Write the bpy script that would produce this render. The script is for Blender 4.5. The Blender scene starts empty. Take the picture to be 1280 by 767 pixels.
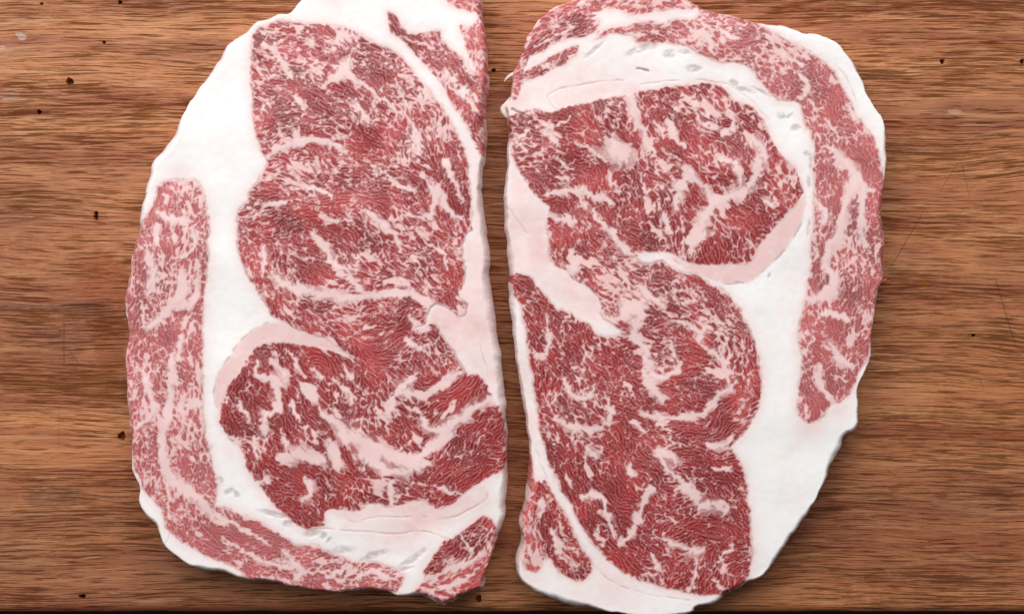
import bpy, math
import numpy as np
from mathutils import Vector

# ------------------------------------------------------------------ camera, light, exposure
S = 0.0004                 # metres per unit of the tracing plane (1280 x 767 units on the steaks' cut face)
TH = 0.028                 # thickness of the steaks
CAM_H = 0.95               # lens above the cut face
scn = bpy.context.scene
scn.render.resolution_x, scn.render.resolution_y = 1024, 613
cd = bpy.data.cameras.new('camera'); cam = bpy.data.objects.new('camera', cd)
scn.collection.objects.link(cam); scn.camera = cam
cam.location = (0, 0, TH + CAM_H)
cd.sensor_width = 36.0; cd.lens = 36.0 * CAM_H / (1280 * S)
cd.clip_start = 0.01; cd.clip_end = 50
world = bpy.data.worlds.new('World'); scn.world = world; world.use_nodes = True
bgn = world.node_tree.nodes['Background']
bgn.inputs[0].default_value = (1.0, 1.0, 1.0, 1); bgn.inputs[1].default_value = 0.10
def area(name, loc, target, sx, sy, power, col):
    ld = bpy.data.lights.new(name, 'AREA'); ld.shape = 'RECTANGLE'; ld.size = sx; ld.size_y = sy
    ld.energy = power; ld.color = col
    o = bpy.data.objects.new(name, ld); scn.collection.objects.link(o); o.location = loc
    d = Vector(target) - Vector(loc); o.rotation_euler = d.to_track_quat('-Z', 'Y').to_euler()
    return o
area('window_light', (-0.30, 1.15, 1.50), (0, 0.1, 0), 2.6, 1.9, 62.5, (1.0, 1.0, 1.0))
scn.view_settings.view_transform = 'Standard'; scn.view_settings.look = 'None'
scn.view_settings.exposure = 0.0; scn.view_settings.gamma = 1.0
scn.render.engine = 'CYCLES'

# ------------------------------------------------------------------ FIELD TOOLS (plain numpy)
#<<FIELDS
F32 = np.float32
def smooth_closed(pts, n=6):
    p = np.array(pts, float); m = len(p); out = []
    for i in range(m):
        a, b, c, d = p[i-1], p[i], p[(i+1) % m], p[(i+2) % m]
        for k in range(n):
            t = k / n
            out.append(0.5*((2*b) + (c-a)*t + (2*a-5*b+4*c-d)*t*t + (3*b-a-3*c+d)*t**3))
    return np.array(out)
def smooth_open(pts, n=5):
    p = np.array(pts, float); m = len(p)
    if m < 3:
        t = np.linspace(0, 1, n+1)[:, None]; return p[0]*(1-t) + p[1]*t
    q = np.vstack([2*p[0]-p[1], p, 2*p[-1]-p[-2]]); out = []
    for i in range(m-1):
        a, b, c, d = q[i:i+4]
        for k in range(n):
            t = k / n
            out.append(0.5*((2*b) + (c-a)*t + (2*a-5*b+4*c-d)*t*t + (3*b-a-3*c+d)*t**3))
    out.append(p[-1]); return np.array(out)
def sstep(a, b, x):
    t = np.clip((x-a)/(b-a), 0, 1); return t*t*(3-2*t)
class Grid:
    def __init__(s, x0, y0, x1, y1, step, seed):
        s.step = step; s.x = np.arange(x0, x1+step, step).astype(F32); s.y = np.arange(y0, y1+step, step).astype(F32)
        s.W, s.H = len(s.x), len(s.y); s.X, s.Y = np.meshgrid(s.x, s.y); s.rng = np.random.RandomState(seed)
        s.x0, s.y0 = x0, y0
    def noise(s, lam, band=0.45):
        "band-pass noise with typical wavelength lam (tracing units), unit variance"
        n = s.rng.standard_normal((s.H, s.W)); f = np.fft.rfft2(n)
        fy = np.fft.fftfreq(s.H, s.step)[:, None]; fx = np.fft.rfftfreq(s.W, s.step)[None, :]
        fr = np.sqrt(fx*fx+fy*fy) + 1e-9
        g = np.exp(-(np.log(fr*lam)/band)**2); g[0, 0] = 0
        r = np.fft.irfft2(f*g, (s.H, s.W)); return (r/r.std()).astype(F32)
    def lownoise(s, lam):
        n = s.rng.standard_normal((s.H, s.W)); f = np.fft.rfft2(n)
        fy = np.fft.fftfreq(s.H, s.step)[:, None]; fx = np.fft.rfftfreq(s.W, s.step)[None, :]
        g = np.exp(-(fx*fx+fy*fy)*(lam*0.6)**2*19.74); r = np.fft.irfft2(f*g, (s.H, s.W))
        r -= r.mean(); return (r/r.std()).astype(F32)
    def blur(s, img, sig):
        fy = np.fft.fftfreq(s.H, s.step)[:, None]; fx = np.fft.rfftfreq(s.W, s.step)[None, :]
        return np.fft.irfft2(np.fft.rfft2(img)*np.exp(-(fx*fx+fy*fy)*sig*sig*19.74), (s.H, s.W)).astype(F32)
    def sample(s, img, X, Y):
        u = np.clip((X-s.x0)/s.step, 0, s.W-1.001); v = np.clip((Y-s.y0)/s.step, 0, s.H-1.001)
        i = u.astype(int); j = v.astype(int); a = u-i; b = v-j
        return img[j, i]*(1-a)*(1-b) + img[j, i+1]*a*(1-b) + img[j+1, i]*(1-a)*b + img[j+1, i+1]*a*b
    def lic(s, img, cx, cy, L, h=1.5):
        acc = img.copy(); wt = 1.0; n = max(1, int(round(L/h)))
        for sg in (-1, 1):
            X = s.X.copy(); Y = s.Y.copy()
            for k in range(1, n+1):
                vx = s.sample(cx, X, Y); vy = s.sample(cy, X, Y)
                X = X + sg*h*vx; Y = Y + sg*h*vy
                w = 0.5*(1+math.cos(math.pi*k/(n+1))); acc = acc + w*s.sample(img, X, Y); wt += w
        acc = acc/wt; return ((acc-acc.mean())/acc.std()).astype(F32)
    def bundles(s, cx, cy, sp, aniso, X, Y, reach=3):
        "elongated cells lying along the flow: distance to the cell wall, cell seed x, y and a random number per cell"
        nx = int((s.x[-1]-s.x[0])/sp)+9; ny = int((s.y[-1]-s.y[0])/sp)+9
        jx = s.rng.uniform(-.5, .5, (ny, nx)); jy = s.rng.uniform(-.5, .5, (ny, nx)); rnd = s.rng.uniform(0, 1, (ny, nx)).astype(F32)
        sxx = (s.x0+(np.arange(nx)[None, :]-4+.5+.95*jx)*sp).astype(F32); syy = (s.y0+(np.arange(ny)[:, None]-4+.5+.95*jy)*sp).astype(F32)
        gr = (.66+.75*s.rng.uniform(0, 1, (ny, nx))).astype(F32)
        I = np.clip(((X-s.x0)/sp).astype(int)+4, reach, nx-1-reach); J = np.clip(((Y-s.y0)/sp).astype(int)+4, reach, ny-1-reach)
        f1 = np.full(X.shape, 1e9, F32); f2 = f1.copy(); bj = J*0; bi = I*0; ka, kc = F32(1/math.sqrt(aniso)), F32(math.sqrt(aniso))
        for dj in range(-reach, reach+1):
            for di in range(-reach, reach+1):
                jj, ii = J+dj, I+di; dx = X-sxx[jj, ii]; dy = Y-syy[jj, ii]
                a = (dx*cx+dy*cy)*ka; b = (dy*cx-dx*cy)*kc; q = np.sqrt(a*a+b*b)*gr[jj, ii]
                m = q < f1; f2 = np.where(m, f1, np.minimum(f2, q)); f1 = np.where(m, q, f1); bj = np.where(m, jj, bj); bi = np.where(m, ii, bi)
        return (f2-f1)/kc, sxx[bj, bi], syy[bj, bi], rnd[bj, bi]
    def seg_dist(s, P, closed, X, Y, marg, widths=None):
        "distance to a polyline; with widths returns the smallest distance/half-width"
        D = np.full(X.shape, 999.0, F32); n = len(P)
        for i in range(n if closed else n-1):
            a = P[i]; b = P[(i+1) % n]
            lo = np.minimum(a, b)-marg; hi = np.maximum(a, b)+marg
            i0 = max(0, int((lo[0]-s.x0)/s.step)); i1 = min(s.W, int((hi[0]-s.x0)/s.step)+2)
            j0 = max(0, int((lo[1]-s.y0)/s.step)); j1 = min(s.H, int((hi[1]-s.y0)/s.step)+2)
            if i0 >= i1 or j0 >= j1: continue
            x = X[j0:j1, i0:i1]-a[0]; y = Y[j0:j1, i0:i1]-a[1]; d = b-a; L2 = float(d@d)+1e-9
            t = np.clip((x*d[0]+y*d[1])/L2, 0, 1)
            r = np.sqrt((x-t*d[0])**2+(y-t*d[1])**2)
            if widths is not None: r = r/(0.5*(widths[i]*(1-t)+widths[(i+1) % n]*t))
            D[j0:j1, i0:i1] = np.minimum(D[j0:j1, i0:i1], r)
        return D
    def signed(s, P, X=None, Y=None, marg=40):
        "signed distance, positive inside, clipped at +-marg"
        X = s.X if X is None else X; Y = s.Y if Y is None else Y
        D = np.minimum(s.seg_dist(P, True, X, Y, marg), marg)
        ins = np.zeros(X.shape, bool); n = len(P)
        for i in range(n):
            (ax, ay), (bx, by) = P[i], P[(i+1) % n]
            if ay == by: continue
            lo, hi = min(ay, by)-8, max(ay, by)+8
            j0 = max(0, int((lo-s.y0)/s.step)); j1 = min(s.H, int((hi-s.y0)/s.step)+2)
            if j0 >= j1: continue
            x = X[j0:j1]; y = Y[j0:j1]
            c = ((ay > y) != (by > y)) & (x < (bx-ax)*(y-ay)/(by-ay)+ax)
            ins[j0:j1] ^= c
        return np.where(ins, D, -D).astype(F32)

# ------------------------------------------------------------------ TRACED OUTLINES
# each muscle: (name, label, polygon, params); veins: lists of (x, y, width); all on the cut face
def T(ox, oy, *p):         # points read off an enlarged tile of the photo
    return [(ox+a/3.835, oy+b/3.835) for a, b in p]
LEFT = dict(
 outline=[(378,-2),(364,14),(349,16),(330,25),(320,27),(307,39),(286,52),(276,68),(260,90),(244,117),(233,133),(218,162),(199,190),(188,203),(186,219),(179,237),(179,246),(173,271),(173,286),(166,312),(161,344),(156,368),(156,384),(159.5,410),(156,446),(156,468),(158,492),(159.5,526),(163.5,547),(165,570),(167,593),(174,609),(174,624),(182,645),(195,658),(203,679),(216,693),(236.5,708),(253,712.5),(278,716),(304,725),(333,727),(369,735),(400,741),(419,741),(453,739),(479,739),(497,745),(513,747),(529,747),(551,759),(564,754),(578,747),(603,735),(607,721),(616,692),(628,653),(634,601),(634,562),(633,526),(631,498),(626,458),(622,419),(617,388),(612,346),(612,313),(606,276),(602,229),(603,211),(607,198),(609,172),(607,136),(611,99),(607,52),(604,16),(604,-2),(590,-20),(540,-32),(450,-30),(398,-16)],
 muscles=[
  ('upper_eye_muscle','dark red finely marbled lobe at the top of the left steak',
   [(314,70),(317,48),(324,35),(336,29),(362,29),(390,31),(406,31),(440,39),(466,52),(492,66),(515,88),(536,112),(557,141),(573,167),(584,200),(588,240),(587,283),(574,274),(556,262),(530,240),(490,212),(450,193),(415,181),(384,178),(350,187),(334,198),(323,180),(318,146),(316,104)], dict(memb=.5, dens=0.0, scale=0.0)),
  ('eye_muscle','swirling dark red middle lobe of the left steak',
   [(338,199),(352,187),(386,179),(415,182),(450,194),(490,213),(530,241),(556,263),(574,275),(586,285),(578,303),(580,326),(582,348),(573,372),(584,380),(584,392),(572,396),(560,385),(548,378),(536,388),(534,405),(520,412),(541,404),(557,424),(573,450),(580,468),(560,470),(520,468),(490,474),(466,462),(448,450),(432,439),(406,424),(380,414),(358,403),(345,395),(334,381),(320,357),(304,328),(298,300),(298,273),(309,247),(325,222)], dict(memb=1., dens=0.1, scale=0.0)),
  ('lower_eye_muscle','coarsely marbled dark red lower lobe of the left steak',
   [(275,520),(280,497),(287,482),(302,463),(312,446),(323,433),(345,428),(362,427),(385,431),(410,435),(432,447),(448,455),(466,464),(490,476),(520,470),(560,472),(580,470),(601,470),(615,495),(627,515),(632,530),(633,560),(631,582),(612,598),(596,607),(575,624),(550,636),(526,625),(492,632),(466,629),(448,637),(411,637),(406,657),(380,659),(356,644),(336,623),(323,607),(311,585),(306,570),(294,553),(283,540)], dict(memb=0., dens=-.25, scale=1.0)),
  ('cap_muscle','pale pink marbled cap muscle down the left rim of the left steak',
   [(203,230),(226,227),(249,230),(262,262),(261,307),(260,346),(256,386),(256,432),(255,492),(257,536),(265,573),(272,606),(271,630),(291,635),(317,648),(348,663),(367,678),(398,682),(435,697),(476,702),(503,716),(497,735),(478,737),(453,737),(419,739),(400,739),(369,733),(333,726),(311,722),(288,706),(265,696),(236,680),(211,660),(205,637),(187,620),(175,596),(168,575),(166,548),(162,526),(160,492),(158,468),(158,446),(161,412),(158,384),(158,368),(163,344),(168,314),(178,286),(191,256)], dict(memb=.7, dens=.30, scale=-.9)),
  ('rib_muscle','red wedge of meat at the top right corner of the left steak',
   [(482,18),(495,21),(509,39),(530,41),(549,39),(552,52),(573,68),(588,89),(595,106),(578,109),(560,96),(541,91),(525,76),(510,60),(490,40)], dict(memb=.4, dens=-.1, scale=-.3)),
  ('intercostal_muscle','red strip of meat below the rib wedge on the right edge of the left steak',
   [(544,94),(562,101),(578,118),(590,137),(606,150),(607,172),(604,194),(597,194),(590,176),(582,155),(562,125)], dict(memb=0, dens=.05, scale=-.3)),
  ('edge_muscle','bright red ragged strip on the upper right edge of the left steak',
   [(561,-4),(603,-6),(604,16),(608,52),(610,99),(607,136),(603,146),(590,134),(586,118),(596,100),(594,86),(583,65),(577,40),(577,31),(591,33),(596,18),(570,10)], dict(memb=0, dens=.3, scale=-.8, red=.6)),
  ('tail_muscle','small red tail muscle at the lower right corner of the left steak',
   [(529,712),(543,692),(558,675),(575,663),(590,653),(604,643),(620,652),(622,668),(612,684),(594,693),(580,699),(560,708),(536,718)], dict(memb=0, dens=.05, scale=.2)),
  ('tail_muscle','red strip at the pointed bottom tip of the left steak',
   [(516,741),(534,722),(560,713),(583,704),(600,694),(618,680),(613,706),(606,722),(602,731),(580,744),(552,756),(541,746),(527,744)], dict(memb=0, dens=.3, scale=-.2, red=.3)),
 ],
 veins=[
  [(440,70,5),(429,91,14),(406,109,5)],[(414,81,4),(429,91,12),(445,99,6),(466,115,6),(484,130,6),(503,141,4)],
  [(495,102,4),(503,115,5),(508,141,6),(521,172,9),(524,190,6)],[(526,99,5),(531,110,6),(534,127,4)],[(445,130,6),(461,151,5)],
  [(388.5,53,12),(389,54,12)],[(356,81,9),(364,97,8)],[(376,127,13),(378,130,12)],[(370,165,9),(372,179,8)],[(333,60,6),(349,76,6)],[(340,97,3),(356,93,4)],
  [(336,196,9),(350,186,7),(380,178,8),(396,176,8),(413,181,6),(434,191,4)],
  [(332,258,10),(350,254,6),(365,250,3)],[(328,308,6),(330,344,7)],[(335,345,4),(346,349,9),(375,362,14),(400,367,13),(432,371,12),(466,370,8),(510,362,5)],
  [(463,266,6),(479,281,7),(503,306,6)],[(510,266,6),(526,273,9),(539,270,10),(542,242,8),(529,215,5)],[(556,200,5),(568,224,7),(577,252,5)],
  [(547,237,8),(557,258,11),(575,276,9)],[(396,294,10),(409,312,9),(419,331,10),(435,341,8),(450,360,5)],[(385,234,6),(401,237,6),(414,250,4)],
  [(406,279,3),(437,276,4)],[(547,302,4),(562,335,6)],[(466,210,3),(500,232,5),(520,240,4)],[(480,372,6),(505,366,10),(530,372,14),(545,384,16),(560,392,14)],
  [(513,396,5),(521,409,9),(535,411,6)],[(510,424,6),(527,436,7)],[(489,521,8),(492,503,13),(503,485,14),(521,466,5)],
  [(500,488,14),(528,495,14),(547,485,11),(568,467,10),(580,466,5)],[(523,511,5),(531,529,9),(549,540,16),(573,525,18),(592,508,15),(617,500,12)],
  [(510,577,12),(536,560,14),(560,543,14)],[(405,520,6),(419,527,14),(440,546,22),(466,556,22),(492,570,20),(512,578,16)],[(412,555,10),(418,566,16),(424,582,12)],
  [(395,461,8),(404,472,8)],[(386,486,16),(389,489,16)],[(419,474,6),(435,489,7),(443,503,4)],[(320,453,8),(322,471,8),(343,471,11),(356,482,8)],
  [(343,471,10),(346,489,12),(346,510,12),(330,520,9),(332,537,10)],[(341,448,6),(359,472,9)],[(378,482,9),(391,496,14)],[(288,544,6),(300,553,7)],[(319,545,5),(323,570,7)],[(354,536,4),(361,568,6)],
  [(350,574,10),(380,570,20),(404,574,14)],[(382,593,7),(390,610,12),(380,624,9)],[(322,600,6),(338,598,6)],[(489,604,8),(492,626,8)],[(452,568,20),(489,588,14),(515,585,12),(534,578,12)],[(545,605,5),(575,618,6)],
  [(468,500,4),(480,520,5),(486,540,4)],[(362,440,4),(372,455,6),(382,470,6)],[(430,455,4),(442,472,5)],[(300,505,4),(312,525,4)],[(366,505,6),(376,525,5)],
  [(195,263,7),(215,276,11),(238,277,8)],[(187,316,8),(192,346,11),(186,367,7)],[(197,284,7),(196,307,7)],[(242,284,6),(245,305,9),(230,321,6)],[(218,285,5),(219,300,6)],
  [(231,350,16),(229,370,15),(208,392,12),(190,406,8),(178,411,5)],[(250,352,6),(240,380,10),(222,388,8)],[(220,440,5),(218,458,9),(216,484,10),(210,526,11),(204,560,10),(214,596,14),(244,619,16),(268,643,11),(296,656,8),(322,669,6),(341,682,5)],
  [(226,508,8),(240,503,14),(256,502,10)],[(192,488,8),(192,516,9),(170,537,8)],[(182,464,5),(187,490,7)],[(228,420,6),(226,450,6)],[(210,606,5),(215,645,6)],[(357,688,7),(375,712,9),(367,724,6)],
  [(380,713,5),(411,716,6),(437,707,5)],[(310,690,4),(345,704,5),(370,708,5)],[(445,722,4),(470,712,6),(490,722,6)],[(280,670,4),(300,684,4)],
  [(500,48,3),(540,60,4)],[(557,92,5),(572,108,5)],[(563,112,8),(580,123,8),(596,138,5)],[(588,118,4),(596,128,6)],
  [(532,721,7),(570,707,9),(604,690,8)],[(572,662,5),(590,686,7)],[(536,741,5),(570,727,7),(600,710,6)],
 ],
 flow=[(350,100,20),(400,60,40),(480,100,45),(450,150,35),(550,160,62),(570,240,75),(360,170,10),(440,220,22),(500,300,38),(560,340,62),(345,270,-5),(390,250,-5),(400,300,18),(345,330,60),(430,390,12),(500,420,-20),(470,380,0),(540,440,60),
  (310,500,58),(350,480,65),(430,450,60),(450,500,58),(480,510,62),(560,500,-30),(560,590,-35),(610,540,-35),(450,600,62),(370,620,55),(510,600,35),(320,580,55),
  (220,260,75),(240,340,85),(180,340,100),(210,400,88),(210,500,88),(190,590,60),(240,580,75),(255,620,60),(280,680,28),(400,700,15),(350,670,25),(450,720,-10),(500,30,50),(540,65,55),(590,80,75),(600,160,60),(570,690,-30),(570,730,-30)],
 specks=[(248,575,5,2,70),(275,600,6,5,40),(288,612,8,4,-30),(297,615,6,3,50),(345,642,22,4,12),(360,654,8,5,0),(391,666,13,5,-5),(405,669,6,4,-35),(412,674,5,3,-40),(430,686,16,5.5,-8),(468,692,20,5,-20),(517,696,26,4.5,-36),(503,711,15,3,-18),(262,562,4,8,20),(257,536,2.2,14,5)],
 creases=[([(385,661),(420,660),(455,663),(490,665),(525,663),(545,667),(560,672)],2.2),([(436,648),(445,650),(475,645),(515,645)],1.6),([(530,646),(560,646),(590,635),(607,624),(609,616)],2.4),([(412,640),(428,645),(445,651)],1.4),([(600,430),(606,450),(610,470)],1.4),([(597,215),(600,250),(606,290)],1.3),([(305,560),(322,574),(334,600)],1.6),([(200,690),(215,660),(206,630)],1.2)],
 pink=[(606,300,60,.8),(606,400,70,.9),(600,460,45,.8),(560,395,30,.8),(450,560,40,.8),(290,560,20,.6),(470,640,45,.9),(550,630,35,1.),(600,620,25,.8),(420,10,40,.25),(560,110,20,.7),(590,200,40,.7),(210,680,20,.2),(500,650,40,.6)],
 ring=[[(270,500),(272,471),(286,447),(307,419),(328,405),(350,401),(376,407),(404,420),(434,441),(436,450),(410,438),(362,431),(325,436),(304,466),(289,484),(277,515)]],
 pads=[[(411,634),(450,634),(490,628),(548,634),(600,604),(612,606),(606,624),(590,637),(560,648),(530,650),(490,646),(440,650),(420,646)],[(590,215),(600,215),(603,240),(608,300),(612,350),(616,390),(621,430),(626,470),(615,480),(585,455),(575,420),(570,390),(582,340),(588,280)]],
 seeds=[('outer_fat','thick white fat along the upper left side of the left steak',[(250,150),(290,250),(290,380),(330,20),(200,205),(280,90),(255,470)]),('rim_fat','narrow white fat rim at the lower left of the left steak',[(190,650),(225,695),(280,712)]),
  ('seam_fat','pale pink fat strip down the cut edge of the left steak',[(600,350),(606,430),(592,200),(560,130),(525,85)]),('inner_fat','pale pink fat pad above the bottom tip of the left steak',[(480,660),(560,650),(400,665),(280,590),(610,620),(510,730)]),('top_fat','white fat at the top edge of the left steak',[(450,0),(550,15),(590,30)])],
 fade=[(226,226,22),(252,240,14)],
 ring_name=('ring_fat','band of pink fat round the lower lobe of the left steak'), )
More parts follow.
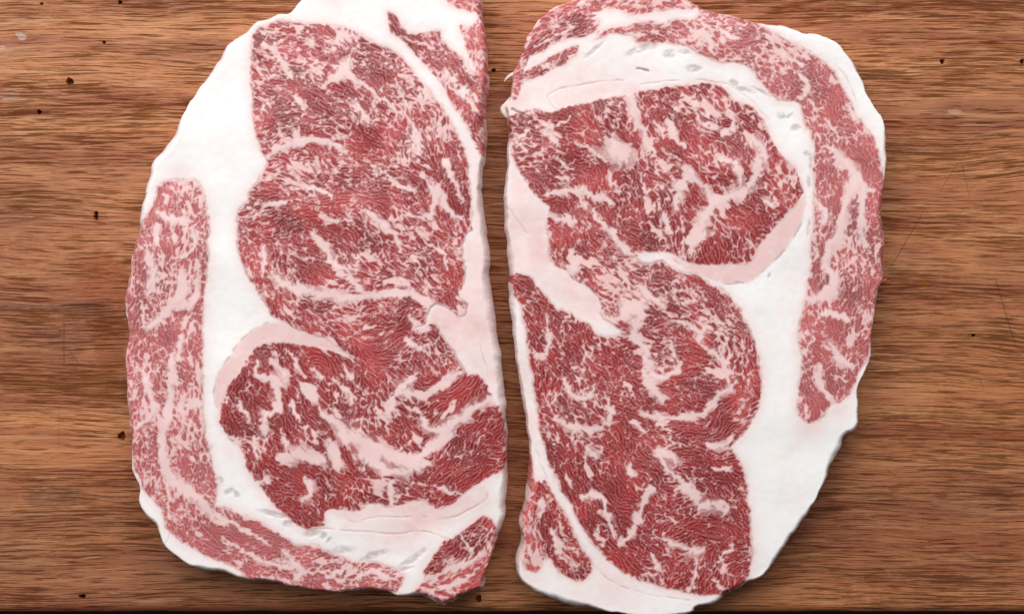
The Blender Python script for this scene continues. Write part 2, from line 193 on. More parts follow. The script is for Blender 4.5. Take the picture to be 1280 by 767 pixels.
RIGHT = dict(
 outline=[(711,0),(685,13),(669,29),(659,44),(653,63),(646,81),(639,98),(637,120),(631,132),(633,146),(634,170),(634,200),(630,242),(632,294),(635.6,336),(638.5,388),(648,466),(658,528),(661,562),(659,614),(650,648),(651,679),(644,705),(651,726),(669,741),(698,753),(742,761),(782,767),(820,773),(860,768),(871,764),(874,758),(891,755),(909,744),(928,734),(949,723),(972,700),(1001,656),(1022,624),(1037,590),(1048,567),(1053,558),(1056,547),(1069,539),(1074,526),(1074,500),(1074,479),(1088,455),(1089.5,437),(1092,406),(1097,380),(1100,359),(1106,341),(1106,294),(1104,255),(1109,206),(1109,190),(1105,151),(1087,123),(1074,91),(1056,63),(1042,52),(1021,42),(1003,40),(975,30),(946,27),(912,18),(885,12),(868,3),(840,-8),(800,-13),(750,-12)],
 muscles=[
  ('upper_eye_muscle','broad dark red upper lobe of the right steak with streaky marbling',
   [(635,146),(650,140),(667,136),(684,141),(701,136),(732,128),(784,120),(792,116),(830,110),(862,107),(894,104),(917,126),(946,141),(964,176),(979,198),(990,211),(999,226),(1002,241),(996,255),(984,265),(972,281),(949,305),(936,328),(912,331),(880,332),(860,328),(844,319),(818,315),(796,316),(780,304),(768,290),(752,272),(740,258),(729,250),(705,262),(690,260),(674,250),(662,237),(650,215),(641,200),(636,175)], dict(memb=.2, dens=0.0, scale=.8)),
  ('eye_muscle','swirling dark red middle lobe of the right steak',
   [(690,262),(706,264),(730,253),(741,260),(752,274),(767,293),(780,308),(793,322),(806,330),(822,327),(840,334),(856,341),(870,344),(885,354),(902,363),(921,382),(927,392),(941,424),(949,458),(950,492),(939,526),(918,556),(900,560),(880,545),(850,532),(824,530),(802,538),(780,520),(780,480),(792,440),(788,421),(770,410),(752,396),(747,370),(716,347),(706,338),(690,326),(683,294),(684,276)], dict(memb=1., dens=.05, scale=-.1)),
  ('lower_eye_muscle','large dark red lower lobe of the right steak',
   [(637,342),(659,344),(680,367),(694,386),(702,386),(720,396),(740,407),(748,419),(784,422),(791,440),(779,480),(779,521),(801,540),(824,532),(850,534),(880,547),(899,562),(915,566),(923,577),(929,593),(934,627),(938,658),(938,705),(926,731),(917,739),(894,742),(870,741),(829,733),(790,720),(758,697),(730,663),(706,619),(683,567),(670,510),(662,453),(652,395),(641,362)], dict(memb=.5, dens=-.3, scale=.5)),
  ('side_muscle','small dark red wedge at the lower left corner of the right steak',
   [(678,598),(688,606),(706,642),(724,676),(737,697),(739,715),(724,725),(706,721),(690,702),(678,675),(667,650),(670,626)], dict(memb=0, dens=-.25, scale=.3)),
  ('edge_muscle','thin bright red strip on the lower left edge of the right steak',
   [(660,560),(664,570),(668,590),(672,610),(664,640),(664,660),(676,680),(681,702),(668,712),(652,702),(652,680),(651,650),(659,614)], dict(memb=0, dens=.5, scale=-.6, red=.7)),
  ('cap_muscle','pink marbled cap muscle curving down the right rim of the right steak',
   [(832,28),(850,24),(868,26),(880,13),(912,20),(946,29),(977,49),(1008,65),(1037,86),(1055,117),(1066,138),(1089,172),(1097,200),(1103,230),(1103,255),(1105,294),(1105,341),(1098,359),(1095,380),(1090,406),(1087,437),(1074,463),(1054,500),(1037,505),(1024,522),(1010,529),(995,510),(1001,458),(996,416),(1004,380),(1011,341),(1014,281),(1017,242),(1016,198),(1016,182),(1006,156),(998,130),(972,125),(949,104),(938,86),(910,80),(886,76),(860,60),(840,56),(828,50)], dict(memb=.5, dens=.24, scale=-.9)),
  ('cap_strip','dark red strip at the top left corner of the right steak',
   [(657,60),(680,42),(700,30),(719,20),(735,22),(749,28),(746,39),(725,48),(700,54),(680,66),(662,74),(652,80)], dict(memb=.3, dens=-.1, scale=-.3)),
  ('cap_strip','small red strip under the top left corner of the right steak',
   [(650,100),(660,87),(685,74),(718,59),(723,67),(703,84),(677,95),(657,104)], dict(memb=0, dens=.1, scale=-.3)),
  ('cap_strip','red strip at the top middle of the right steak',
   [(745,50),(757,39),(779,32),(800,30),(824,31),(827,50),(812,55),(797,55),(789,45),(766,43)], dict(memb=.2, dens=.25, scale=-.5)),
  ('edge_muscle','bright red strip along the top edge of the right steak',
   [(680,20),(712,2),(750,-10),(800,-12),(838,-7),(866,4),(874,12),(842,14),(802,21),(787,21),(770,12),(745,18),(719,16),(700,26),(676,46),(662,60),(654,80),(650,96),(651,116),(644,126),(638,122),(640,98),(646,81),(653,63),(660,44),(668,30)], dict(memb=0, dens=.34, scale=-.7, red=.45)),
 ],
 veins=[
  [(785,118,9),(792,141,13),(803,163,9),(816,194,7)],[(766,188,26),(778,196,32)],[(834,151,5),(842,169,13),(855,183,6)],[(683,160,8),(694,178,12)],[(645,184,5),(660,166,6)],[(695,158,4),(712,148,6)],
  [(885,157,9),(893,160,9)],[(912,140,4),(916,156,7),(902,170,5)],[(944,180,12),(957,201,14)],[(850,232,12),(862,215,16)],[(847,246,11),(844,261,9)],[(827,270,8),(837,288,8)],[(858,302,10),(880,291,14)],
  [(685,245,7),(711,237,10),(732,241,9),(748,247,7),(768,256,5)],[(688,271,8),(717,276,10)],[(716,314,10),(716,337,10)],[(740,266,6),(756,285,7)],[(765,290,9),(782,314,11),(802,326,8)],[(800,361,8),(815,372,12),(828,381,9)],
  [(891,250,18),(876,279,17),(864,302,14)],[(891,250,16),(912,247,14),(930,240,10),(943,216,10),(947,198,14)],[(868,224,8),(884,243,10)],[(953,250,7),(966,255,7)],[(894,200,7),(920,206,9),(923,235,7)],
  [(720,178,4),(740,190,6),(760,200,5)],[(760,215,5),(772,240,5)],[(800,215,4),(808,240,6)],[(700,205,5),(716,214,5)],[(820,150,4),(828,172,5)],[(870,130,4),(885,145,6)],
  [(1040,190,10),(1048,199,13),(1066,213,19),(1061,242,14),(1050,276,12),(1040,305,13),(1030,331,12),(1042,345,12)],[(1066,213,14),(1077,237,12),(1074,276,9),(1079,308,9)],[(1042,345,14),(1040,362,16),(1027,370,16),(1008,372,10)],
  [(1018,252,6),(1030,268,12),(1024,276,8)],[(1076,240,5),(1090,236,6)],[(1046,290,5),(1058,300,6)],
  [(740,378,6),(765,400,8),(786,384,20),(800,392,18),(792,419,16),(803,433,10),(811,456,12)],[(808,458,5),(803,466,6),(829,471,6),(850,452,6)],[(812,478,17),(823,495,15),(826,504,6)],
  [(706,476,6),(714,492,7),(735,495,8),(743,483,8)],[(692,522,6),(711,531,8),(737,536,8),(762,531,6)],[(758,497,8),(763,524,7)],[(789,526,6),(803,536,8)],[(802,516,6),(836,521,9),(880,518,9),(886,505,10),(904,490,9),(923,476,6)],
  [(672,448,7),(685,427,7),(682,393,5)],[(732,560,7),(743,569,9)],[(821,562,9),(844,574,13)],[(875,424,8),(884,408,8)],[(878,429,5),(891,442,7),(912,453,5)],[(884,551,6),(899,558,9),(914,549,8)],
  [(840,400,6),(862,408,7),(875,424,8)],[(835,430,5),(850,452,7)],[(905,420,4),(912,440,5)],
  [(1024,455,9),(1022,474,12),(1032,496,12)],[(1036,426,6),(1053,453,9),(1064,458,7)],[(1030,392,7),(1058,397,8)],[(1008,440,5),(1016,420,5)],
  [(821,566,8),(836,588,10),(857,604,10),(871,625,10),(884,630,15),(907,630,10),(902,644,6)],[(813,609,9),(800,635,9),(792,664,9),(774,680,8)],[(755,628,6),(763,648,8),(766,670,6)],[(727,622,7),(743,616,8),(756,625,8)],[(787,584,10),(789,594,8)],
  [(826,671,7),(844,679,7),(865,687,8),(876,684,12),(860,690,10)],[(870,702,5),(864,735,5)],[(894,700,5),(916,681,5)],[(890,722,6),(902,735,7)],[(866,612,9),(872,622,10)],[(892,583,4),(914,586,5)],
  [(677,627,7),(676,641,8)],[(690,663,6),(699,685,6)],[(714,702,6),(724,708,6)],[(744,655,4),(752,680,5)],[(830,640,4),(846,656,5)],[(815,690,4),(824,712,5)],[(706,590,4),(716,606,5)],
  [(862,40,6),(884,48,9),(892,68,6)],[(900,40,4),(920,52,5)],[(1000,95,7),(1008,108,9),(1000,125,8)],[(1030,150,5),(1045,165,7)],[(1055,130,6),(1072,150,8)],[(975,68,4),(1000,84,5)],
  [(670,58,4),(700,42,5),(715,34,4)],[(700,56,3),(706,46,5)],[(676,82,4),(690,86,5)],[(780,44,6),(800,46,6)],
 ],
 flow=[(660,170,20),(700,165,30),(750,160,45),(800,150,58),(850,180,60),(880,250,60),(940,220,60),(900,130,40),(700,220,20),(780,240,58),(830,280,68),(900,310,70),(730,300,55),(760,330,15),(820,360,22),(880,430,25),(860,470,12),(900,400,40),(930,450,75),(910,520,-35),(850,510,5),
  (700,430,60),(680,400,55),(740,440,45),(710,500,62),(800,460,12),(790,500,25),(800,550,28),(760,600,50),(700,600,65),(850,560,25),(850,650,-45),(900,600,35),(900,660,10),(880,710,-50),(800,690,45),(760,660,60),(700,660,62),(660,640,95),
  (760,10,-15),(680,50,-35),(740,35,-20),(790,42,-12),(850,40,10),(950,60,32),(1010,110,48),(1060,160,62),(1035,240,88),(1085,250,85),(1040,350,86),(1090,330,92),(1030,430,60),(1070,430,112),(1020,490,70)],
 specks=[(730,70,1.2,1,0),(742,64,17,3,-42),(803,63,24,5,-20),(835,69,9,6,-10),(855,67,9,4,10),(868,88,11,5,10),(917,105,7,5,25),(930,113,16,3.5,18),(950,116,14,2.5,30),(976,146,7,5,40),(987,147,6,3,-25),(994,161,7,5,0),(1007,193,5,4,30),(1013,205,3,14,-8),(1010,228,3,10,-4),(1009,285,2.5,12,4),(998,404,1.6,6,10),(960,346,2.2,4,30)],
 creases=[([(684,124),(686,119),(700,113),(730,106),(752,103),(778,103)],2.0),([(684,124),(690,134),(699,142)],1.6),([(797,87),(810,91)],2.6),([(800,106),(830,103),(870,101),(905,106),(935,124),(960,150)],1.6),([(640,137),(658,145),(672,156)],2.6),([(706,640),(738,700),(770,728),(815,742),(862,748)],1.6),([(670,560),(690,612),(712,660),(734,702)],1.3),([(634,260),(660,292)],1.3),([(1040,80),(1058,100),(1070,128)],1.6)],
 pink=[(650,270,50,.9),(690,340,45,1.),(730,375,30,1.),(740,110,45,.8),(690,120,30,.7),(800,95,35,.3),(780,400,30,.9),(650,450,45,.8),(670,540,40,.8),(730,720,35,.4),(800,745,50,.3),(770,725,30,.5),(850,322,20,1.),(660,600,20,.7),(640,120,30,.8),(660,700,30,.7)],
 ring=[[(1006,247),(1002,272),(988,300),(960,333),(934,351),(909,357),(881,347),(858,338),(842,322),(880,331),(912,329),(934,326),(947,303),(970,279),(985,258)]],
 pads=[[(685,124),(688,118),(702,112),(732,106),(780,102),(800,105),(796,116),(784,121),(732,130),(700,138)],[(634,210),(646,212),(662,236),(676,252),(688,262),(684,290),(692,328),(716,347),(746,370),(750,396),(740,404),(700,384),(680,365),(660,344),(638,338),(632,290)]],
 seeds=[('outer_fat','thick white fat wedge on the lower right side of the right steak',[(980,600),(980,420),(960,700),(1040,540),(950,370),(1080,460)]),('rim_fat','white fat rim along the upper right side of the right steak',[(1040,70),(1080,130),(1103,190)]),
  ('seam_fat','pale pink fat strip down the cut edge of the right steak',[(650,270),(700,350),(645,430),(665,540),(690,610)]),('inner_fat','pale fat pad between the cap and the upper lobe of the right steak',[(740,95),(850,90),(960,130),(1000,190),(1008,280),(660,110)]),('bottom_fat','white fat along the bottom edge of the right steak',[(700,740),(780,745),(850,755),(755,715)])],
 fade=[(1010,528,24),(1046,506,20),(998,440,12)],
 ring_name=('ring_fat','band of pink fat under the upper lobe of the right steak'), )

def build_fields(D, seed, step=1.0):
    out = smooth_closed(D['outline'], 4)
    lo = out.min(0)-6; hi = out.max(0)+6
    g = Grid(math.floor(lo[0]), math.floor(lo[1]), math.ceil(hi[0]), math.ceil(hi[1]), step, seed)
    # ragged rim
    w1, w2 = g.lownoise(9), g.lownoise(9); w3, w4 = g.lownoise(2.6), g.lownoise(2.6)
    d_out = g.signed(out, g.X + 0.7*w1 + .15*w3, g.Y + 0.7*w2 + .15*w4, 60)
    # flow field
    wsum = 0; c2 = 0; s2 = 0
    for x, y, a in D['flow']:
        w = 1.0/((g.X-x)**2+(g.Y-y)**2+120)**1.5
        c2 = c2 + w*math.cos(2*math.radians(a)); s2 = s2 + w*math.sin(2*math.radians(a)); wsum = wsum+w
    th = 0.5*np.arctan2(s2, c2) + 0.26*g.lownoise(9) + .2*g.lownoise(22)
    cx, cy = np.cos(th).astype(F32), np.sin(th).astype(F32)
    # sign-consistent local advection is not needed for short symmetric kernels except across the branch cut
    nB = g.lic(g.noise(11.5, .6), cx, cy, 9)
    nC = g.lic(g.noise(9.0, .6), cx, cy, 6); nD = g.lic(g.noise(6.5, .5), cx, cy, 5); nBig = g.lic(g.noise(26, .6), cx, cy, 20)
    fine = g.lic(g.noise(4.2), cx, cy, 4); dens_n = g.lownoise(13); dens_m = g.lownoise(34); tone = g.lownoise(16)
    # muscle map (ragged along the fleck noise)
    wx = .6*g.lownoise(3)+.9*g.lownoise(10); wy = .45*g.lownoise(3)+.9*g.lownoise(10)
    lab = np.zeros(g.X.shape, int); dm = np.full(g.X.shape, -60.0, F32); d2 = np.full(g.X.shape, -60.0, F32)
    dens = np.zeros(g.X.shape, F32); scale = np.zeros(g.X.shape, F32); red = np.zeros(g.X.shape, F32); memb = np.zeros(g.X.shape, F32)
    for k, (nm, lb, poly, pr) in enumerate(D['muscles']):
        d = g.signed(smooth_closed(poly, 4), g.X + wx, g.Y + wy, 40)
        m = d > dm
        lab = np.where(m & (d > 0), k+1, lab)
        dens = np.where(m, pr['dens'], dens); scale = np.where(m, pr['scale'], scale)
        red = np.where(m, pr.get('red', 0.0), red); memb = np.where(m, pr['memb'], memb)
        d2 = np.maximum(d2, np.minimum(dm, d)); dm = np.maximum(dm, d)
    shared = sstep(-6, -1.5, d2); dm = dm + 7*shared; memb = memb*(1-shared)     # lobes that run into each other have no seam
    fd = np.zeros(g.X.shape, F32)
    for x, y, r in D['fade']: fd = np.maximum(fd, np.exp(-((g.X-x)**2+(g.Y-y)**2)/(r*r)))
    # traced veins
    vx = 1.0*g.lownoise(2.2)+1.5*g.lownoise(6); vy = 1.0*g.lownoise(2.2)+1.5*g.lownoise(6)
    vein = np.full(g.X.shape, 99.0, F32); vid = np.zeros(g.X.shape, int)
    for i, v in enumerate(D['veins']):
        P = smooth_open(v, 4)
        r = g.seg_dist(P[:, :2], False, g.X+vx, g.Y+vy, 26, .86*P[:, 2])
        vid = np.where(r < vein, i+1, vid); vein = np.minimum(vein, r)
    # flecks: red bundles of fibre with pale walls; whole bundles give way to fat along the veins
    sA = np.clip(scale, 0, 1); sC = np.clip(-scale, 0, 1)
    loc = dens -.04 + .75*fd + 0.08*dens_n + 0.10*dens_m
    qx = g.X+.5*g.lownoise(2.4)+.9*nC*cy; qy = g.Y+.5*g.lownoise(2.4)-.9*nC*cx
    wallw = np.zeros(g.X.shape, F32); cellv = np.zeros(g.X.shape, F32); rcell = np.zeros(g.X.shape, F32); celld = np.zeros(g.X.shape, F32)
    for sp, an, m in ((10.8, 3.4, scale > .35), (9.4, 4.5, (scale <= .35) & (scale > -.45)), (7.4, 3.2, scale <= -.45)):
        w, ux, uy, rn = g.bundles(cx, cy, sp, an, qx, qy)
        cv = g.sample(vein, ux, uy); cd_ = g.sample(loc, ux, uy)
        wallw = np.where(m, w*(9.4/sp)**.5, wallw); cellv = np.where(m, cv, cellv); rcell = np.where(m, rn, rcell); celld = np.where(m, cd_, celld)
    second = nC*sA + nD*(1-sA)
    wid = np.clip(.52 + .70*loc + .10*dens_n + .45*(rcell-.5), .20, 1.7)
    wall = .97 + .12*dens_n + .08*dens_m - wallw/wid*.60
    cellfat = np.where(rcell < .008 + .18*np.clip(celld, 0, 1), .9, -9)
    veincell = 1.20 - .75*np.minimum(cellv, .55*cellv+.45*vein) + .5*(rcell-.5)
    veinf = 1.12 - 0.75*vein + .10*second
    wall2 = 0.32 + .12*dens_m - np.abs(second)/.24*0.36
    blot = 0.5 + (nBig + 1.0*loc - 2.9)*0.9 + .3*second
    edge = 0.85 - dm/3.2 + .3*second
    fat = np.maximum.reduce([wall, wall2, blot, cellfat, np.where(vein < 6, np.maximum(veinf, np.minimum(veincell, 1.3-.45*vein)), -9), edge])
    fatm = g.blur(sstep(0.14, 0.90, fat), .48)
    fatm = np.maximum(fatm, 0.06 + .12*sC + .07*np.clip(fine, -1, 1.5))      # thin film of fat in the lean
    inm = sstep(-0.8, 1.2, dm)
    fatm = 1-(1-fatm)*inm
    # colour (linear albedo)
    def lin(r, gg, b):
        c = np.array([r, gg, b])/255.0; return np.where(c <= .04045, c/12.92, ((c+.055)/1.055)**2.4)
    dark, mid, cap = lin(118, 8, 13), lin(170, 38, 41), lin(202, 76, 79)
    tt = np.clip(0.45 + 0.18*tone + 0.22*fine + .35*(rcell-.5), 0, 1)[..., None]
    lean = dark*(1-tt) + mid*tt
    pale = np.clip(1.2*dens + .25*red + 0.1*tone, 0, .45)[..., None]
    lean = lean*(1-pale) + cap*pale
    rr = (red*np.clip(.5+.4*g.lownoise(12), 0, 1))[..., None]
    lean = lean*(1-rr) + lin(200, 50, 48)*rr
    rim = (.6*np.exp(-np.clip(d_out, 0, 60)/5.0))[..., None]; lean = lean*(1-rim)+lin(186, 44, 46)*rim
    pk = np.zeros(g.X.shape, F32)
    for x, y, r, a in D['pink']: pk += a*np.exp(-((g.X-x)**2+(g.Y-y)**2)/(r*r))
    pk = np.clip(.13+.8*pk, 0, .95)*(1+.12*g.lownoise(24)) + .05*g.lownoise(5) + .05*g.lownoise(18)
    ringm = np.zeros(g.X.shape, bool); rsk = np.zeros(g.X.shape, F32)
    for P in D['pads']: pk = np.maximum(pk, .85*sstep(-7, 6, g.signed(smooth_closed(P, 3), g.X+wx, g.Y+wy, 12)))
    for P in D['ring']:
        rd = g.signed(smooth_closed(P, 3), g.X+wx, g.Y+wy, 12); ringm |= rd > 0; rsk = np.maximum(rsk, np.exp(-(rd/1.3)**2)*sstep(-3, -7, dm)); pk = np.maximum(pk, 1.5*sstep(-4, 4, rd))
    pk = np.clip(pk*(1+.06*g.lownoise(9)+.05*g.lownoise(3)), 0, 1.5)
    pk = np.maximum(pk, .8*fd)
    near = np.exp(-np.clip(-dm, 0, 60)/8.0)*.95
    pk = np.maximum(pk, near)
    marb = inm*np.clip(1-.45*(vein < 1.0), 0, 1)
    white, pinkf, ring, marbf = lin(244, 243, 241), lin(240, 212, 209), lin(234, 199, 196), lin(234, 192, 189)
    p1 = np.clip(pk, 0, 1)[..., None]; p2 = np.clip((pk-1)*2, 0, 1)[..., None]
    fatc = white*(1-p1)+pinkf*p1; fatc = fatc*(1-p2)+ring*p2
    mm = (inm*(1-.55*g.blur(sstep(1.9, .5, vein), 1.5)))[..., None]
    fatc = fatc*(1-mm)+marbf*mm
    f = fatm[..., None]; col = fatc*f + lean*(1-f)
    # silverskin round some lobes
    sk = memb*np.exp(-((dm+0.4)/1.15)**2)*np.clip(.8+.4*g.lownoise(9)+.15*fine, 0, 1)
    sk = np.maximum(sk, rsk*np.clip(.35+.6*g.lownoise(5), 0, .9))
    # flecks of grey membrane in the fat
    spk = np.zeros(g.X.shape, F32); spid = np.zeros(g.X.shape, int)
    for i, (x, y, a, b, an) in enumerate(D['specks']):
        an = math.radians(an); dx, dy = g.X-x+.8*wx, g.Y-y+.8*wy
        q = np.sqrt(((dx*math.cos(an)+dy*math.sin(an))/a)**2 + ((-dx*math.sin(an)+dy*math.cos(an))/b)**2)
        v = sstep(1.25, .45, q); spid = np.where((q < 1) & (v > spk), i+1, spid); spk = np.maximum(spk, v)
    spk = spk*np.clip(.8+.2*g.lownoise(3), 0, 1)
    grey = lin(150, 124, 120)
    a = np.clip(np.maximum(.55*sk, .46*spk), 0, 1)[..., None]; col = col*(1-a)+grey*a
    # creases
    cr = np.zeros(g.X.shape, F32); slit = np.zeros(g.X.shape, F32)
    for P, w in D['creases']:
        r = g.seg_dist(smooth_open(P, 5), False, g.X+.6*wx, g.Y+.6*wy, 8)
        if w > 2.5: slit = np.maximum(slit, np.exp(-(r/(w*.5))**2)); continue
        cr = np.maximum(cr, np.exp(-(r/(w*.55))**2)*np.clip(.75+.5*g.lownoise(8), 0, 1))
    c = (.35*cr)[..., None]; col = col*(1-c)+lin(188, 120, 108)*c
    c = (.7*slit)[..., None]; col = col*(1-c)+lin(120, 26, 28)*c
    # height (units): lobes swell, seams sink, marbling slightly proud
    lob = sstep(-6, 26, dm)
    hgt = .7*lob + 0.8*g.lownoise(34) + .3*g.lownoise(14)*(.35+.65*inm) + inm*(.16*fatm + (1-fatm)*(.10*fine + .08*nB)) - .55*cr - 1.8*slit - .5*sk - .7*spk
    hgt = hgt + .05*g.lownoise(4)*(1-inm)
    return dict(g=g, col=np.clip(col, 0, 1).astype(F32), d_out=d_out, hgt=hgt.astype(F32), lab=lab, vein=vein, vid=vid, spid=spid, fat=fatm, dm=dm, inm=inm, pk=pk, ringm=ringm)
#FIELDS>>

# ------------------------------------------------------------------ MATERIAL TOOLS
class Nodes:
    def __init__(s, name):
        s.m = bpy.data.materials.new(name); s.m.use_nodes = True; s.t = s.m.node_tree
        s.b = s.t.nodes['Principled BSDF']
    def n(s, kind, **kw):
        o = s.t.nodes.new(kind)
        for k, v in kw.items(): setattr(o, k, v)
        return o
    def link(s, a, b): s.t.links.new(a, b)
    def val(s, sock, v):
        if hasattr(v, 'links') or isinstance(v, bpy.types.NodeSocket): s.link(v, sock)
        else: sock.default_value = v
    def math(s, op, a, b=None, c=None, clamp=False):
        o = s.n('ShaderNodeMath', operation=op, use_clamp=clamp)
        for i, v in enumerate((a, b, c)):
            if v is not None: s.val(o.inputs[i], v)
        return o.outputs[0]
    def noise(s, vec, scale, detail=3, rough=.5, dist=0.0):
        o = s.n('ShaderNodeTexNoise'); s.link(vec, o.inputs['Vector'])
        o.inputs['Scale'].default_value = scale; o.inputs['Detail'].default_value = detail
        o.inputs['Roughness'].default_value = rough; o.inputs['Distortion'].default_value = dist
        return o.outputs['Fac']
    def maprange(s, v, a, b, c=0.0, d=1.0, smooth=True):
        o = s.n('ShaderNodeMapRange'); o.interpolation_type = 'SMOOTHSTEP' if smooth else 'LINEAR'
        s.val(o.inputs[0], v)
        for i, x in enumerate((a, b, c, d)): o.inputs[i+1].default_value = x
        return o.outputs[0]
    def mix(s, f, a, b):
        o = s.n('ShaderNodeMix', data_type='RGBA'); s.val(o.inputs[0], f)
        for i, v in ((6, a), (7, b)):
            if isinstance(v, tuple): o.inputs[i].default_value = (*v, 1)
            else: s.link(v, o.inputs[i])
        return o.outputs[2]
    def combine(s, x, y, z):
        o = s.n('ShaderNodeCombineXYZ')
        for i, v in enumerate((x, y, z)): s.val(o.inputs[i], v)
        return o.outputs[0]
    def bump(s, h, strength, dist, normal=None):
        o = s.n('ShaderNodeBump'); s.link(h, o.inputs['Height'])
        o.inputs['Strength'].default_value = strength; o.inputs['Distance'].default_value = dist
        if normal: s.link(normal, o.inputs['Normal'])
        return o.outputs[0]
def srgb(r, g, b):
    f = lambda c: c/12.92 if c <= .04045 else ((c+.055)/1.055)**2.4
    return tuple(f(x/255) for x in (r, g, b))

# meat and fat: colour from the fibre field stored on the mesh, fine wet relief on top
def tissue(name, rough, sss, spec, bstr, coat):
    N = Nodes(name)
    a = N.n('ShaderNodeAttribute', attribute_name='tissue'); N.link(a.outputs['Color'], N.b.inputs['Base Color'])
    tc = N.n('ShaderNodeTexCoord').outputs['Object']
    h = N.math('ADD', N.noise(tc, 900, 3, .6), N.math('MULTIPLY', N.noise(tc, 260, 2), 1.6))
    N.link(N.bump(h, bstr, .0002), N.b.inputs['Normal'])
    r = N.maprange(N.noise(tc, 180, 3), .3, .7, rough-.07, rough+.10); N.link(r, N.b.inputs['Roughness'])
    N.b.inputs['Subsurface Weight'].default_value = sss
    N.b.inputs['Subsurface Radius'].default_value = (1.0, .45, .38)
    N.b.inputs['Subsurface Scale'].default_value = .0012
    N.b.inputs['Specular IOR Level'].default_value = spec
    N.b.inputs['Coat Weight'].default_value = coat; N.b.inputs['Coat Roughness'].default_value = .14; N.b.inputs['Coat IOR'].default_value = 1.38
    return N.m
M_LEAN = tissue('raw_meat', .40, .0, .28, .8, .35)
M_FAT = tissue('raw_fat', .42, .3, .28, .14, .12)

# oak: long bands, wavy growth rings, short dark pores, stains, painted gap shade and knife marks
BX = (1+TH/CAM_H)*S                                     # board plane lies a little farther from the lens
def bp(u, v): return ((u-640)*BX, (383.5-v)*BX)
STAINS_AND_GAP_SHADE = [(150,690,330,100,srgb(118,66,42),.32),(1160,640,260,130,srgb(126,68,44),.36),(640,390,60,380,srgb(120,66,38),.3),(60,400,330,120,srgb(140,74,40),.38),(1260,420,300,130,srgb(146,80,48),.30),(128,352,40,45,srgb(150,74,24),.75),(140,430,24,50,srgb(140,70,22),.8),(120,470,30,25,srgb(150,80,30),.4),(1153,356,9,4,srgb(170,92,10),.85),(1135,354,7,3,srgb(160,88,16),.6),(26,352,9,5,srgb(170,90,30),.5),  # tall narrow ellipse between the steaks is gap shade put into the colour
          (128,594,22,8,srgb(150,80,36),.35),(130,705,22,7,srgb(150,84,34),.45),(1118,610,8,5,srgb(120,50,20),.5),(1176,619,9,6,srgb(120,50,18),.6),(1085,718,8,4,srgb(130,60,22),.5),(1145,266,20,5,srgb(150,84,40),.4),(1150,180,24,4,srgb(150,76,30),.5),
          (28,47,6,4,srgb(214,196,186),.5),(24,43,5,3,srgb(214,196,186),.4),(3,60,6,3,srgb(210,190,184),.5),(14,120,14,10,srgb(190,160,140),.3),(80,440,30,30,srgb(86,48,34),.22),(106,385,50,12,srgb(82,50,36),.4),(30,385,50,10,srgb(92,58,44),.35),(1193,140,10,3,srgb(200,164,140),.5),(70,620,50,14,srgb(60,42,34),.35)]
CUTS = [((80,395),(80,466),.7),((60,404),(104,462),.5),((1108,345),(1160,256),.7),((1241,338),(1272,440),.8),((1200,196),(1214,252),.5),((1200,200),(1172,246),.5),((1222,174),(1196,206),.4),((1106,585),(1128,602),.5),((1224,470),(1230,490),.5),((74,505),(74,560),.4)]
